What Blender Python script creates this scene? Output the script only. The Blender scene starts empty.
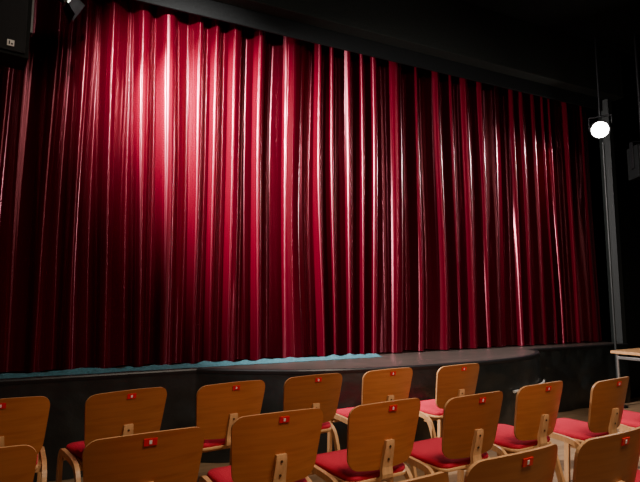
import bpy, math, random
from mathutils import Vector, Matrix, noise
random.seed(4)
scene = bpy.context.scene

# ---------------------------------------------------------------- materials
def new_mat(name):
    m = bpy.data.materials.new(name); m.use_nodes = True
    nt = m.node_tree
    return m, nt, nt.nodes["Principled BSDF"]

def simple(name, col, rough=0.6, metal=0.0, spec=0.5, bump=0.0, bscale=200, var=0.0):
    m, nt, b = new_mat(name)
    b.inputs["Base Color"].default_value = (*col, 1)
    b.inputs["Roughness"].default_value = rough
    b.inputs["Metallic"].default_value = metal
    b.inputs["Specular IOR Level"].default_value = spec
    if bump or var:
        tc = nt.nodes.new("ShaderNodeTexCoord")
        n = nt.nodes.new("ShaderNodeTexNoise"); n.inputs["Scale"].default_value = bscale
        n.inputs["Detail"].default_value = 5
        nt.links.new(tc.outputs["Object"], n.inputs["Vector"])
        if bump:
            bp = nt.nodes.new("ShaderNodeBump"); bp.inputs["Strength"].default_value = bump
            bp.inputs["Distance"].default_value = 0.01
            nt.links.new(n.outputs["Fac"], bp.inputs["Height"])
            nt.links.new(bp.outputs["Normal"], b.inputs["Normal"])
        if var:
            cr = nt.nodes.new("ShaderNodeValToRGB")
            cr.color_ramp.elements[0].position = 0.3; cr.color_ramp.elements[1].position = 0.7
            cr.color_ramp.elements[0].color = (*[c*(1-var) for c in col], 1)
            cr.color_ramp.elements[1].color = (*[min(1, c*(1+var)) for c in col], 1)
            nt.links.new(n.outputs["Fac"], cr.inputs["Fac"])
            nt.links.new(cr.outputs["Color"], b.inputs["Base Color"])
    return m

def wood(name, c1, c2, rough=0.35, stretch=(3, 30, 30), rnd=0.0):
    m, nt, b = new_mat(name)
    tc = nt.nodes.new("ShaderNodeTexCoord")
    mp = nt.nodes.new("ShaderNodeMapping"); mp.inputs["Scale"].default_value = stretch
    n = nt.nodes.new("ShaderNodeTexNoise"); n.inputs["Scale"].default_value = 1.6
    n.inputs["Detail"].default_value = 7; n.inputs["Distortion"].default_value = 0.6
    cr = nt.nodes.new("ShaderNodeValToRGB")
    cr.color_ramp.elements[0].position = 0.3; cr.color_ramp.elements[1].position = 0.72
    cr.color_ramp.elements[0].color = (*c1, 1); cr.color_ramp.elements[1].color = (*c2, 1)
    nt.links.new(tc.outputs["Object"], mp.inputs["Vector"])
    nt.links.new(mp.outputs["Vector"], n.inputs["Vector"])
    nt.links.new(n.outputs["Fac"], cr.inputs["Fac"])
    out = cr.outputs["Color"]
    if rnd:
        oi = nt.nodes.new("ShaderNodeObjectInfo")
        mr = nt.nodes.new("ShaderNodeMapRange")
        mr.inputs["To Min"].default_value = 1 - rnd; mr.inputs["To Max"].default_value = 1 + rnd
        nt.links.new(oi.outputs["Random"], mr.inputs["Value"])
        hs = nt.nodes.new("ShaderNodeHueSaturation")
        nt.links.new(mr.outputs["Result"], hs.inputs["Value"])
        nt.links.new(out, hs.inputs["Color"]); out = hs.outputs["Color"]
    nt.links.new(out, b.inputs["Base Color"])
    b.inputs["Roughness"].default_value = rough
    bp = nt.nodes.new("ShaderNodeBump"); bp.inputs["Strength"].default_value = 0.05
    nt.links.new(n.outputs["Fac"], bp.inputs["Height"]); nt.links.new(bp.outputs["Normal"], b.inputs["Normal"])
    return m

def emis(name, col, s):
    m, nt, b = new_mat(name)
    b.inputs["Base Color"].default_value = (*col, 1)
    b.inputs["Emission Color"].default_value = (*col, 1)
    b.inputs["Emission Strength"].default_value = s
    return m

M_back = wood("chair_plywood", (0.31, 0.090, 0.018), (0.40, 0.130, 0.030), 0.38, (2.5, 2.5, 30), 0.25)
M_edge = wood("chair_light_wood", (0.50, 0.25, 0.10), (0.66, 0.36, 0.16), 0.4, (30, 30, 3))
M_red = simple("chair_red_cloth", (0.58, 0.014, 0.045), 0.85, 0, 0.3, 0.4, 500, 0.15)
M_tag = simple("tag_red", (0.60, 0.01, 0.015), 0.4)
M_white = simple("white_paint", (0.75, 0.72, 0.68), 0.5)
M_screw = simple("screw_steel", (0.10, 0.06, 0.03), 0.4, 0.8)
M_black = simple("black_paint", (0.006, 0.007, 0.007), 0.8, 0, 0.2, 0.2, 60, 0.3)
M_metalblk = simple("black_metal", (0.015, 0.015, 0.016), 0.35, 0.3)
M_wall = simple("black_wall_paint", (0.006, 0.008, 0.007), 0.85, 0, 0.2, 0.2, 40, 0.3)
M_pelmet = simple("pelmet_cloth", (0.018, 0.021, 0.018), 0.85, 0, 0.2, 0.3, 80, 0.3)
M_skirt = simple("black_skirt_cloth", (0.010, 0.013, 0.013), 0.33, 0, 0.6, 0.6, 9, 0.3)
M_floor = wood("floor_boards", (0.20, 0.12, 0.065), (0.32, 0.20, 0.11), 0.45, (1.5, 14, 1))
M_stage = wood("stage_boards", (0.028, 0.022, 0.019), (0.060, 0.045, 0.037), 0.38, (1.5, 12, 1))
M_steel = simple("steel", (0.55, 0.53, 0.5), 0.3, 0.9)
M_post = simple("grey_post_paint", (0.016, 0.018, 0.017), 0.5)
M_teal = simple("teal_strip", (0.040, 0.13, 0.16), 0.6, 0, 0.4, 0.3, 60, 0.4)
M_grille = simple("speaker_grille", (0.022, 0.022, 0.023), 0.5, 0.4, 0.5, 0.8, 400)
M_lens = emis("lamp_lens_glow", (1.0, 0.97, 0.9), 60)

m, nt, b = new_mat("curtain_velvet")
b.inputs["Base Color"].default_value = (0.050, 0.0001, 0.0040, 1)
b.inputs["Roughness"].default_value = 0.21
b.inputs["Anisotropic"].default_value = 1.0
b.inputs["Specular IOR Level"].default_value = 0.8
b.inputs["Specular Tint"].default_value = (1.0, 0.25, 0.34, 1)
tv = nt.nodes.new("ShaderNodeCombineXYZ"); tv.inputs[2].default_value = 1.0
nt.links.new(tv.outputs[0], b.inputs["Tangent"])
tc = nt.nodes.new("ShaderNodeTexCoord"); n = nt.nodes.new("ShaderNodeTexNoise")
n.inputs["Scale"].default_value = 350; nt.links.new(tc.outputs["Object"], n.inputs["Vector"])
bp = nt.nodes.new("ShaderNodeBump"); bp.inputs["Strength"].default_value = 0.012
bp.inputs["Distance"].default_value = 0.004
nt.links.new(n.outputs["Fac"], bp.inputs["Height"]); nt.links.new(bp.outputs["Normal"], b.inputs["Normal"])
M_curtain = m

# ---------------------------------------------------------------- mesh builder
class MB:
    def __init__(s): s.v=[]; s.f=[]; s.m=[]; s.sm=[]; s.mats=[]
    def mi(s, mat):
        if mat not in s.mats: s.mats.append(mat)
        return s.mats.index(mat)
    def add(s, vs, fs, mat, smooth=False, M=None):
        o=len(s.v); k=s.mi(mat)
        for p in vs:
            p=Vector(p)
            s.v.append(M@p if M else p)
        for f in fs:
            s.f.append([o+i for i in f]); s.m.append(k); s.sm.append(smooth)
    def box(s, lo, hi, mat, M=None):
        x0,y0,z0=lo; x1,y1,z1=hi
        vs=[(x0,y0,z0),(x1,y0,z0),(x1,y1,z0),(x0,y1,z0),(x0,y0,z1),(x1,y0,z1),(x1,y1,z1),(x0,y1,z1)]
        s.add(vs,[(0,3,2,1),(4,5,6,7),(0,1,5,4),(1,2,6,5),(2,3,7,6),(3,0,4,7)],mat,False,M)
    def cyl(s, p0, p1, r0, r1, mat, n=20, smooth=True, caps=True):
        p0=Vector(p0); p1=Vector(p1); d=(p1-p0).normalized()
        a=d.orthogonal().normalized(); c=d.cross(a)
        vs=[]
        for p,r in((p0,r0),(p1,r1)):
            for i in range(n):
                t=2*math.pi*i/n; vs.append(p+(a*math.cos(t)+c*math.sin(t))*r)
        s.add(vs,[(i,(i+1)%n,n+(i+1)%n,n+i) for i in range(n)],mat,smooth)
        if caps: s.add(vs,[tuple(range(n-1,-1,-1)),tuple(range(n,2*n))],mat,False)
    def sweep(s, path, wx, th, mat, widths=None):
        P=[Vector(p) for p in path]; vs=[]
        for i,p in enumerate(P):
            d=(P[min(i+1,len(P)-1)]-P[max(i-1,0)]).normalized()
            nrm=Vector((0,-d.z,d.y)).normalized()
            w=(widths[i] if widths else wx)/2
            for sx,sn in((-1,-1),(1,-1),(1,1),(-1,1)):
                vs.append(p+Vector((sx*w,0,0))+nrm*sn*th/2)
        fs=[]
        for i in range(len(P)-1):
            for k in range(4):
                fs.append((i*4+k,i*4+(k+1)%4,i*4+4+(k+1)%4,i*4+4+k))
        L=len(P)*4
        fs+= [(3,2,1,0),(L-4,L-3,L-2,L-1)]
        s.add(vs,fs,mat,False)
    def mesh(s,name):
        me=bpy.data.meshes.new(name); me.from_pydata([tuple(v) for v in s.v],[],s.f)
        for mt in s.mats: me.materials.append(mt)
        me.polygons.foreach_set("material_index",s.m); me.polygons.foreach_set("use_smooth",s.sm)
        me.update()
        import bmesh
        bm=bmesh.new(); bm.from_mesh(me); bmesh.ops.recalc_face_normals(bm,faces=bm.faces); bm.to_mesh(me); bm.free()
        return me
    def obj(s,name,loc=(0,0,0),rot=(0,0,0),bevel=0):
        o=bpy.data.objects.new(name,s.mesh(name)); scene.collection.objects.link(o)
        o.location=loc; o.rotation_euler=rot
        if bevel:
            md=o.modifiers.new("bevel","BEVEL"); md.width=bevel; md.segments=2; md.limit_method='ANGLE'
        return o

def box_obj(name,lo,hi,mat,bevel=0):
    mb=MB(); mb.box(lo,hi,mat); return mb.obj(name,bevel=bevel)

def catmull(pts,n=8):
    out=[]; P=[Vector(p) for p in pts]
    for i in range(len(P)-1):
        a=P[max(i-1,0)];b_=P[i];c=P[i+1];d=P[min(i+2,len(P)-1)]
        for k in range(n):
            t=k/n
            out.append(0.5*((2*b_)+(c-a)*t+(2*a-5*b_+4*c-d)*t*t+(3*b_-a-3*c+d)*t**3))
    out.append(P[-1]); return out

# ---------------------------------------------------------------- room
SZ=0.743; CY=4.79
box_obj("floor",(-3.6,-3.1,-0.1),(8.1,6.9,0.0),M_floor)
box_obj("ceiling",(-3.6,-3.1,4.8),(8.1,6.9,4.9),M_wall)
box_obj("wall_left",(-3.7,-3.1,0),(-3.6,6.9,4.8),M_wall)
box_obj("wall_right",(8.0,-3.1,0),(8.1,6.8,4.8),M_wall)
box_obj("wall_back",(-3.6,6.8,0),(8.0,6.9,4.8),M_wall)
box_obj("wall_front",(-3.6,-3.1,0),(8.0,-3.0,4.8),M_wall)
mb=MB(); mb.box((6.72,4.62,0),(8.0,4.72,4.8),M_wall); mb.box((6.66,4.52,0),(6.74,4.62,4.1),M_post)
mb.obj("trim_proscenium")
mb=MB()
mb.box((-3.6,4.60,3.95),(6.72,4.63,4.8),M_black); mb.box((-3.6,4.44,4.12),(6.9,4.60,4.8),M_pelmet)
mb.obj("trim_pelmet",bevel=0.008)

# ---------------------------------------------------------------- stage
ap=[(1.02,4.45),(1.30,4.27),(1.76,4.01),(2.3,3.87),(2.95,3.81),(3.55,3.81),(4.1,3.89),(4.55,4.07),(4.80,4.27),(4.88,4.45)]
curve=[(p.x,p.y) for p in catmull([(x,y,0) for x,y in ap],6)]
outline=[(-3.58,6.78),(-3.58,4.45),(-2.4,4.45),(-1.2,4.45),(0,4.45)]+curve+[(5.6,4.45),(6.64,4.45),(6.64,6.78)]
def extrude(mb,pts,z0,z1,mt,ms):
    n=len(pts); vs=[(x,y,z0) for x,y in pts]+[(x,y,z1) for x,y in pts]
    mb.add(vs,[(i,(i+1)%n,n+(i+1)%n,n+i) for i in range(n)],ms)
    mb.add(vs,[tuple(range(n,2*n))],mt)
mb=MB(); extrude(mb,outline,0,SZ,M_stage,M_skirt)
front=outline[1:-1]
for i in range(len(front)-1):
    a=Vector((*front[i],0)); b2=Vector((*front[i+1],0)); d=(b2-a).normalized(); nn=Vector((d.y,-d.x,0))
    vs=[]
    for p in(a-d*0.002,b2+d*0.002):
        for off,z in((0.0,SZ-0.035),(0.014,SZ-0.033),(0.016,SZ-0.008),(0.010,SZ+0.003),(-0.03,SZ+0.003)):
            vs.append(p+nn*off+Vector((0,0,z)))
    mb.add(vs,[(k,k+1,k+6,k+5) for k in range(4)],M_metalblk)
mb.obj("stage")
mb=MB()
fp=[Vector((*p,0)) for p in front]
dist=0
samples=[]
for i in range(len(fp)-1):
    L=(fp[i+1]-fp[i]).length; k=max(1,int(L/0.02)); d=(fp[i+1]-fp[i]).normalized(); nn=Vector((d.y,-d.x,0))
    for j in range(k):
        samples.append((fp[i]+d*L*j/k,nn,dist+L*j/k))
    dist+=L
rows=14; vs=[]
for r in range(rows+1):
    t=r/rows; z=0.004+(SZ-0.04)*(1-t)
    for p,nn,s in samples:
        w=0.012+0.016*t*(math.sin(s*11+3*noise.noise((s*1.3,0,0)))+0.8*noise.noise((s*4,t*2.5,4)))+0.010*t+0.010*noise.noise((s*6,t*5,9))
        q=p+nn*max(w,0.003); vs.append((q.x,q.y,z))
n=len(samples)
mb.add(vs,[(r*n+i,r*n+i+1,(r+1)*n+i+1,(r+1)*n+i) for r in range(rows) for i in range(n-1)],M_skirt,True)
mb.obj("stage_skirt")

mb=MB()
st=[Vector((*p,0)) for p in curve if 3.85<p[0]<4.75]
vs=[]
for i,p in enumerate(st):
    d=(st[min(i+1,len(st)-1)]-st[max(i-1,0)]).normalized(); nn=Vector((d.y,-d.x,0))
    for off,z in((0.04,0.425),(0.055,0.425),(0.055,0.445),(0.04,0.445)):
        q=p+nn*off; vs.append((q.x,q.y,z))
mb.add(vs,[(i*4+k,i*4+(k+1)%4,i*4+4+(k+1)%4,i*4+4+k) for i in range(len(st)-1) for k in range(4)],M_white)
mb.obj("trim_apron_strip")

# ---------------------------------------------------------------- curtain
def curtain_y(x,z):
    h=(z-SZ)/(4.1-SZ)            # 0 bottom,1 top
    xs=x+0.15*(1-h)*noise.noise((x*0.8,z*0.28,7.0))+0.035*(1.1-h)*noise.noise((x*3.0,z*0.40,1.0))
    ph=2*math.pi*(xs/0.235)+5.2*noise.noise((xs*1.1,0,22.0))+3.6*noise.noise((xs*2.5,0,19.0))
    s=math.sin(ph)
    p2=2*math.pi*(xs/0.11)+3.0*noise.noise((xs*2.1,3,0))+1.5*noise.noise((xs*3.0,z*0.15,6))
    a=max(0.050,0.070+0.065*noise.noise((xs*2.1,z*0.12,25)))
    c=0.009+0.022*noise.noise((xs*2.3,z*0.15,15))
    y=-a*s-c*math.sin(p2)-0.055*noise.noise((xs*1.8,z*0.15,11))
    y*=(0.80+0.32*(1-h))
    return 0.14*math.tanh(y/0.14)
mb=MB(); NX=3000; NZ=64; x0,x1=-3.2,6.62; zb=SZ+0.012; zt=4.35
vs=[]
for j in range(NZ+1):
    z=zb+(zt-zb)*j/NZ
    for i in range(NX+1):
        x=x0+(x1-x0)*i/NX
        vs.append((x,CY+curtain_y(x,z),z))
W=NX+1
mb.add(vs,[(j*W+i,j*W+i+1,(j+1)*W+i+1,(j+1)*W+i) for j in range(NZ) for i in range(NX)],M_curtain,True)
mb.obj("stage_curtain")
mb=MB(); vs=[]; N=700; xa,xb=-2.5,2.9
for i in range(N+1):
    x=xa+(xb-xa)*i/N
    wv=0.5+0.5*noise.noise((x*3,0,0))
    y1=4.64+0.025*noise.noise((x*9,2,0))
    for k,(y,z) in enumerate(((y1,0.030*wv+0.010+0.02*noise.noise((x*11,1,5))),(y1-0.03,0.020+0.014*noise.noise((x*14,1,0))),(y1-0.07,0.010),(y1-0.10-0.04*wv,0.003))):
        vs.append((x,y,SZ+max(z,0.003)))
mb.add(vs,[(i*4+k,i*4+k+1,i*4+5+k,i*4+4+k) for i in range(N) for k in range(3)],M_teal,True)
mb.obj("curtain_hem_strip")  # narrow uneven teal strip along the foot of the curtain

# ---------------------------------------------------------------- chair mesh (faces +Y)
def chair_mesh():
    mb=MB()
    zt_,zb_=0.82,0.475; LE=math.tan(math.radians(13)); R=0.055
    def ymid(x,z): return -0.215-(z-0.475)*LE+0.045*(x/0.235)**2
    us=[]
    nc=7; c=R/0.235
    for i in range(nc): us.append(-1+c*(1-math.cos(math.pi/2*i/nc)))
    for i in range(13): us.append(-1+c+(2-2*c)*i/12)
    for i in range(nc-1,-1,-1): us.append(1-c*(1-math.cos(math.pi/2*i/nc)))
    NV=10; T=0.013
    vsF=[];vsB=[]
    for u in us:
        e=max(0,abs(u)-(1-c))/c
        dz=R*(1-math.sqrt(max(0,1-e*e)))
        top=zt_-dz-0.014*u*u; bot=zb_+dz*1.1+0.012*u*u
        for j in range(NV+1):
            z=bot+(top-bot)*j/NV
            hw=0.200+0.036*((z-zb_)/(zt_-zb_))**0.8 if z>zb_ else 0.2
            x=u*hw; y=ymid(x,z)
            vsF.append((x,y+T/2,z)); vsB.append((x,y-T/2,z))
    nU=len(us); H=NV+1
    q=[(i*H+j,(i+1)*H+j,(i+1)*H+j+1,i*H+j+1) for i in range(nU-1) for j in range(NV)]
    mb.add(vsF,q,M_back,True); mb.add(vsB,q,M_back,True)
    ring=[i*H for i in range(nU)]+[(nU-1)*H+j for j in range(1,H)]+[i*H+NV for i in range(nU-2,-1,-1)]+[j for j in range(NV-1,0,-1)]
    n=len(ring)
    rv=[vsF[k] for k in ring]+[vsB[k] for k in ring]
    mb.add(rv,[(i,(i+1)%n,n+(i+1)%n,n+i) for i in range(n)],M_edge,False)
    def yb(z): return ymid(0,z)-T/2-0.010
    path=[(0,-0.02,0.405),(0,-0.12,0.402),(0,-0.19,0.412),(0,-0.235,0.440),(0,yb(0.49),0.49),(0,yb(0.55),0.55),(0,yb(0.60),0.60),(0,yb(0.625)+0.004,0.625)]
    path=[tuple(p) for p in catmull(path,3)]
    ws=[0.085-0.035*i/(len(path)-1) for i in range(len(path))]
    mb.sweep(path,0.06,0.020,M_edge,ws)
    for z in(0.53,0.595):
        y=yb(z)-0.010
        mb.cyl((0,y+0.003,z),(0,y-0.003,z),0.007,0.006,M_screw,10)
    z=0.785; y=ymid(0,z)-T/2
    MM=Matrix.Translation((0,y-0.001,z))@Matrix.Rotation(math.radians(13),4,'X')
    mb.box((-0.025,-0.003,-0.014),(0.025,0.001,0.014),M_tag,MM)
    mb.box((-0.005,-0.0045,-0.007),(0.005,-0.002,0.007),M_white,MM)
    def slab(z0,z1,hw,y0,y1,r,mat,dome=0.0,edge=0.008):
        pts=[]
        for cx,cy,a0 in((hw-r,y1-r,0),(-hw+r,y1-r,90),(-hw*0.93+r,y0+r,180),(hw*0.93-r,y0+r,270)):
            for k in range(7):
                a=math.radians(a0+15*k); pts.append((cx+r*math.cos(a),cy+r*math.sin(a)))
        n=len(pts); cy=(y0+y1)/2
        vs=[]
        prof=[(1-edge*2,z0),(1,z0+edge*0.7),(1,z1-edge),(1-edge*3,z1),(0.7,z1+dome*0.7),(0.35,z1+dome),(0.02,z1+dome)]
        for s_,z in prof:
            vs+=[(x*s_,cy+(y-cy)*s_,z) for x,y in pts]
        fs=[(l*n+i,l*n+(i+1)%n,(l+1)*n+(i+1)%n,(l+1)*n+i) for l in range(len(prof)-1) for i in range(n)]
        mb.add(vs,fs,mat,True); mb.add(vs,[tuple(range(n)),tuple(range((len(prof)-1)*n,len(prof)*n))],mat)
    slab(0.412,0.427,0.212,-0.195,0.225,0.06,M_edge,0,0.002)
    slab(0.4275,0.458,0.207,-0.190,0.222,0.055,M_red,0.008,0.010)
    for sx in(-1,1):
        X=sx*0.2275
        pts=[(X,0.225,0.0),(X,0.215,0.2),(X,0.205,0.36),(X,0.180,0.418),(X,0.13,0.430),(X,-0.06,0.420),(X,-0.125,0.395),(X,-0.165,0.33),(X,-0.215,0.15),(X,-0.25,0.0)]
        mb.sweep([tuple(p) for p in catmull(pts,4)],0.024,0.034,M_edge)
    for y,z in((0.16,0.395),(-0.09,0.392)):
        mb.box((-0.2275,y-0.014,z-0.016),(0.2275,y+0.014,z+0.016),M_edge)
    return mb.mesh("auditorium_chair")
CM=chair_mesh()
def chair(x,y,yaw):
    a=math.radians(yaw)
    ox=x-math.sin(a)*0.28; oy=y+math.cos(a)*0.28
    o=bpy.data.objects.new("auditorium_chair",CM); scene.collection.objects.link(o)
    o.location=(ox,oy,0); o.rotation_euler=(0,0,a)
for x,y,w in[(-0.92,3.2,6),(-0.27,3.18,5),(0.36,3.17,14),(0.97,3.18,9),(1.56,3.24,6),(2.18,3.27,5),(2.82,3.24,6),
             (-0.88,2.15,3),(-0.29,2.16,4),(0.32,2.15,5),(0.92,2.27,3),(1.50,2.26,6),(2.05,2.22,7),(2.67,2.32,8),(3.23,2.25,9),(3.85,2.27,6),
             (0.30,1.3,4),(0.86,1.28,3),(1.42,1.34,5),(1.96,1.36,6),(2.53,1.35,6),(3.1,1.36,5)]:
    chair(x,y,w)

# ---------------------------------------------------------------- spotlights
def par_can(loc,target,r=0.11,L=0.30,glow=True,ceil=4.8,doors=True):
    loc=Vector(loc); d=(Vector(target)-loc).normalized()
    root=bpy.data.objects.new("stage_spotlight",None); scene.collection.objects.link(root); root.location=loc
    mb=MB()
    def P(t): return d*t
    mb.cyl(P(0),P(-L*0.7),r,r*0.95,M_metalblk,28,caps=False)
    mb.cyl(P(-L*0.7),P(-L),r*0.95,r*0.45,M_metalblk,28)
    mb.cyl(P(0.0),P(0.012),r*1.08,r*1.08,M_steel if doors else M_metalblk,28,caps=False)
    mb.cyl(P(0.012),P(0.010),r*1.08,r*0.9,M_steel if doors else M_metalblk,28,caps=False)
    side=d.cross(Vector((0,0,1))).normalized(); up=side.cross(d)
    c=P(-L*0.4)
    for s_ in(-1,1):
        mb.cyl(c+side*s_*r*1.02,c+side*s_*r*1.25,0.02,0.02,M_metalblk,10)
        mb.cyl(c+side*s_*r*1.2,c+side*s_*r*1.2+Vector((0,0,r*1.5)),0.01,0.01,M_metalblk,8)
    mb.cyl(c-side*r*1.2+Vector((0,0,r*1.5)),c+side*r*1.2+Vector((0,0,r*1.5)),0.012,0.012,M_metalblk,8)
    mb.cyl(c+Vector((0,0,r*1.5)),Vector((c.x,c.y,ceil-loc.z)),0.014,0.014,M_metalblk,10)
    if doors:
        for k in range(4):
            a=math.pi/2*k; e=side*math.cos(a)+up*math.sin(a); f=-side*math.sin(a)+up*math.cos(a)
            b0=P(0.012)+e*r*1.08; o1=b0+d*0.09+e*0.06
            mb.add([b0-f*r*0.6,b0+f*r*0.6,o1+f*r*0.8,o1-f*r*0.8],[(0,1,2,3)],M_metalblk)
    body=mb.obj("housing"); body.parent=root
    mb=MB()
    off=-0.03 if doors else 0.006
    mb.cyl(P(off),P(off+0.008),r*0.93,r*0.9,M_lens if glow else M_steel,28)
    l=mb.obj("lens"); l.parent=root
    return root,d
def spot(loc,target,W,ang,blend=0.8,size=0.05,col=(1,0.93,0.90),name="spot_beam"):
    L=bpy.data.lights.new(name,'SPOT'); L.energy=W; L.spot_size=math.radians(ang); L.spot_blend=blend
    L.shadow_soft_size=size; L.color=col
    o=bpy.data.objects.new(name,L); scene.collection.objects.link(o); o.location=loc
    o.rotation_euler=(Vector(target)-Vector(loc)).to_track_quat('-Z','Y').to_euler()
    return o
LP=Vector((-0.06,4.10,3.60)); LT=Vector((3.2,4.75,1.9))
r1,d1=par_can(LP,LT,0.11,0.28)
spot(LP+d1*0.03,LT,2500,85,0.9,0.02)
RP=Vector((6.12,4.28,3.50)); RT=Vector((3.2,2.6,2.2))
r2,d2=par_can(RP,RT,0.11,0.22,doors=False)
spot(RP+d2*0.03,(4.0,4.75,1.8),380,90,1.0,0.02)
KP=Vector((0.22,3.0,3.98)); KT=Vector((1.0,4.75,3.1))
r3,d3=par_can(KP,KT,0.11,0.26); spot(KP+d3*0.03,KT,1250,68,1.0,0.02)  # out-of-view can and beam, added for broad highlights on the curtain
FP=Vector((3.6,-2.3,3.4)); FT=Vector((3.0,4.75,2.2))
r4,d4=par_can(FP,FT,0.12,0.3); spot(FP+d4*0.03,FT,450,48,1.0,0.02)  # unseen front wash behind the camera, added for red fill and crest streaks

# house lights over the audience
A=bpy.data.lights.new("house_light",'AREA'); A.shape='RECTANGLE'; A.size=2.4; A.size_y=1.0; A.energy=88; A.color=(1,0.84,0.66); A.spread=math.radians(115)
o=bpy.data.objects.new("house_light",A); scene.collection.objects.link(o); o.location=(1.8,-0.1,4.5)
o.rotation_euler=(Vector((2.0,2.2,0.0))-o.location).to_track_quat('-Z','Y').to_euler()

# ---------------------------------------------------------------- speakers
def speaker(loc,rz,w,h,dp,drop,badge=True):
    mb=MB()
    mb.box((-w/2,0,0),(w/2,dp,h),M_black)
    mb.box((-w/2+0.02,-0.012,0.02),(w/2-0.02,0.0,h-0.02),M_grille)
    if badge:
        mb.box((0.06,-0.016,0.045),(0.095,-0.012,0.08),M_white)
        mb.box((0.068,-0.018,0.052),(0.074,-0.0155,0.073),M_black); mb.box((0.079,-0.018,0.052),(0.088,-0.0155,0.062),M_black)
    for sx in(-1,1):
        mb.box((sx*(w/2+0.012)-0.006,dp*0.3,h*0.3),(sx*(w/2+0.012)+0.006,dp*0.6,h+0.05),M_metalblk)
    mb.box((-w/2-0.018,dp*0.3,h+0.05),(w/2+0.018,dp*0.6,h+0.062),M_metalblk)
    mb.cyl((0,dp*0.45,h+0.06),(0,dp*0.45,h+drop),0.02,0.02,M_metalblk)
    return mb.obj("loudspeaker",loc,(0,0,rz),bevel=0.006)
speaker((-0.42,3.25,2.69),math.radians(10),0.34,0.62,0.20,4.8-2.69-0.62)
speaker((6.55,3.95,2.86),math.radians(-30),0.26,0.42,0.26,4.8-2.86-0.42,False)
mb=MB(); mb.cyl((6.22,4.32,0),(6.22,4.32,3.35),0.014,0.014,M_post,10)
mb.cyl((6.22,4.32,0),(6.22,4.32,0.02),0.1,0.09,M_metalblk,20)
mb.obj("lamp_stand_pole")

# ---------------------------------------------------------------- side table
mb=MB()
mb.box((-0.55,-0.35,0.72),(0.55,0.35,0.75),M_edge)
for sx in(-1,1):
    for sy in(-1,1):
        mb.cyl((sx*0.5,sy*0.3,0),(sx*0.5,sy*0.3,0.72),0.015,0.015,M_steel,12)
    mb.box((sx*0.5-0.012,-0.3,0.66),(sx*0.5+0.012,0.3,0.69),M_steel)
mb.box((-0.5,-0.312,0.66),(0.5,-0.288,0.69),M_steel)
mb.box((-0.5,-0.312,0.25),(0.5,-0.288,0.27),M_steel)
mb.obj("side_table",(6.1,3.60,0.0),(0,0,math.radians(5)),bevel=0.003)

# ---------------------------------------------------------------- world + camera
w=bpy.data.worlds.new("World"); scene.world=w; w.use_nodes=True
w.node_tree.nodes["Background"].inputs[0].default_value=(0.6,0.65,0.7,1); w.node_tree.nodes["Background"].inputs[1].default_value=0.01
cam=bpy.data.cameras.new("camera"); cam.lens=520/640*36; cam.sensor_width=36
co=bpy.data.objects.new("camera",cam); scene.collection.objects.link(co)
co.location=(0,0,1.33); co.rotation_euler=(math.radians(90+6.3),0,math.radians(-26))
scene.camera=co
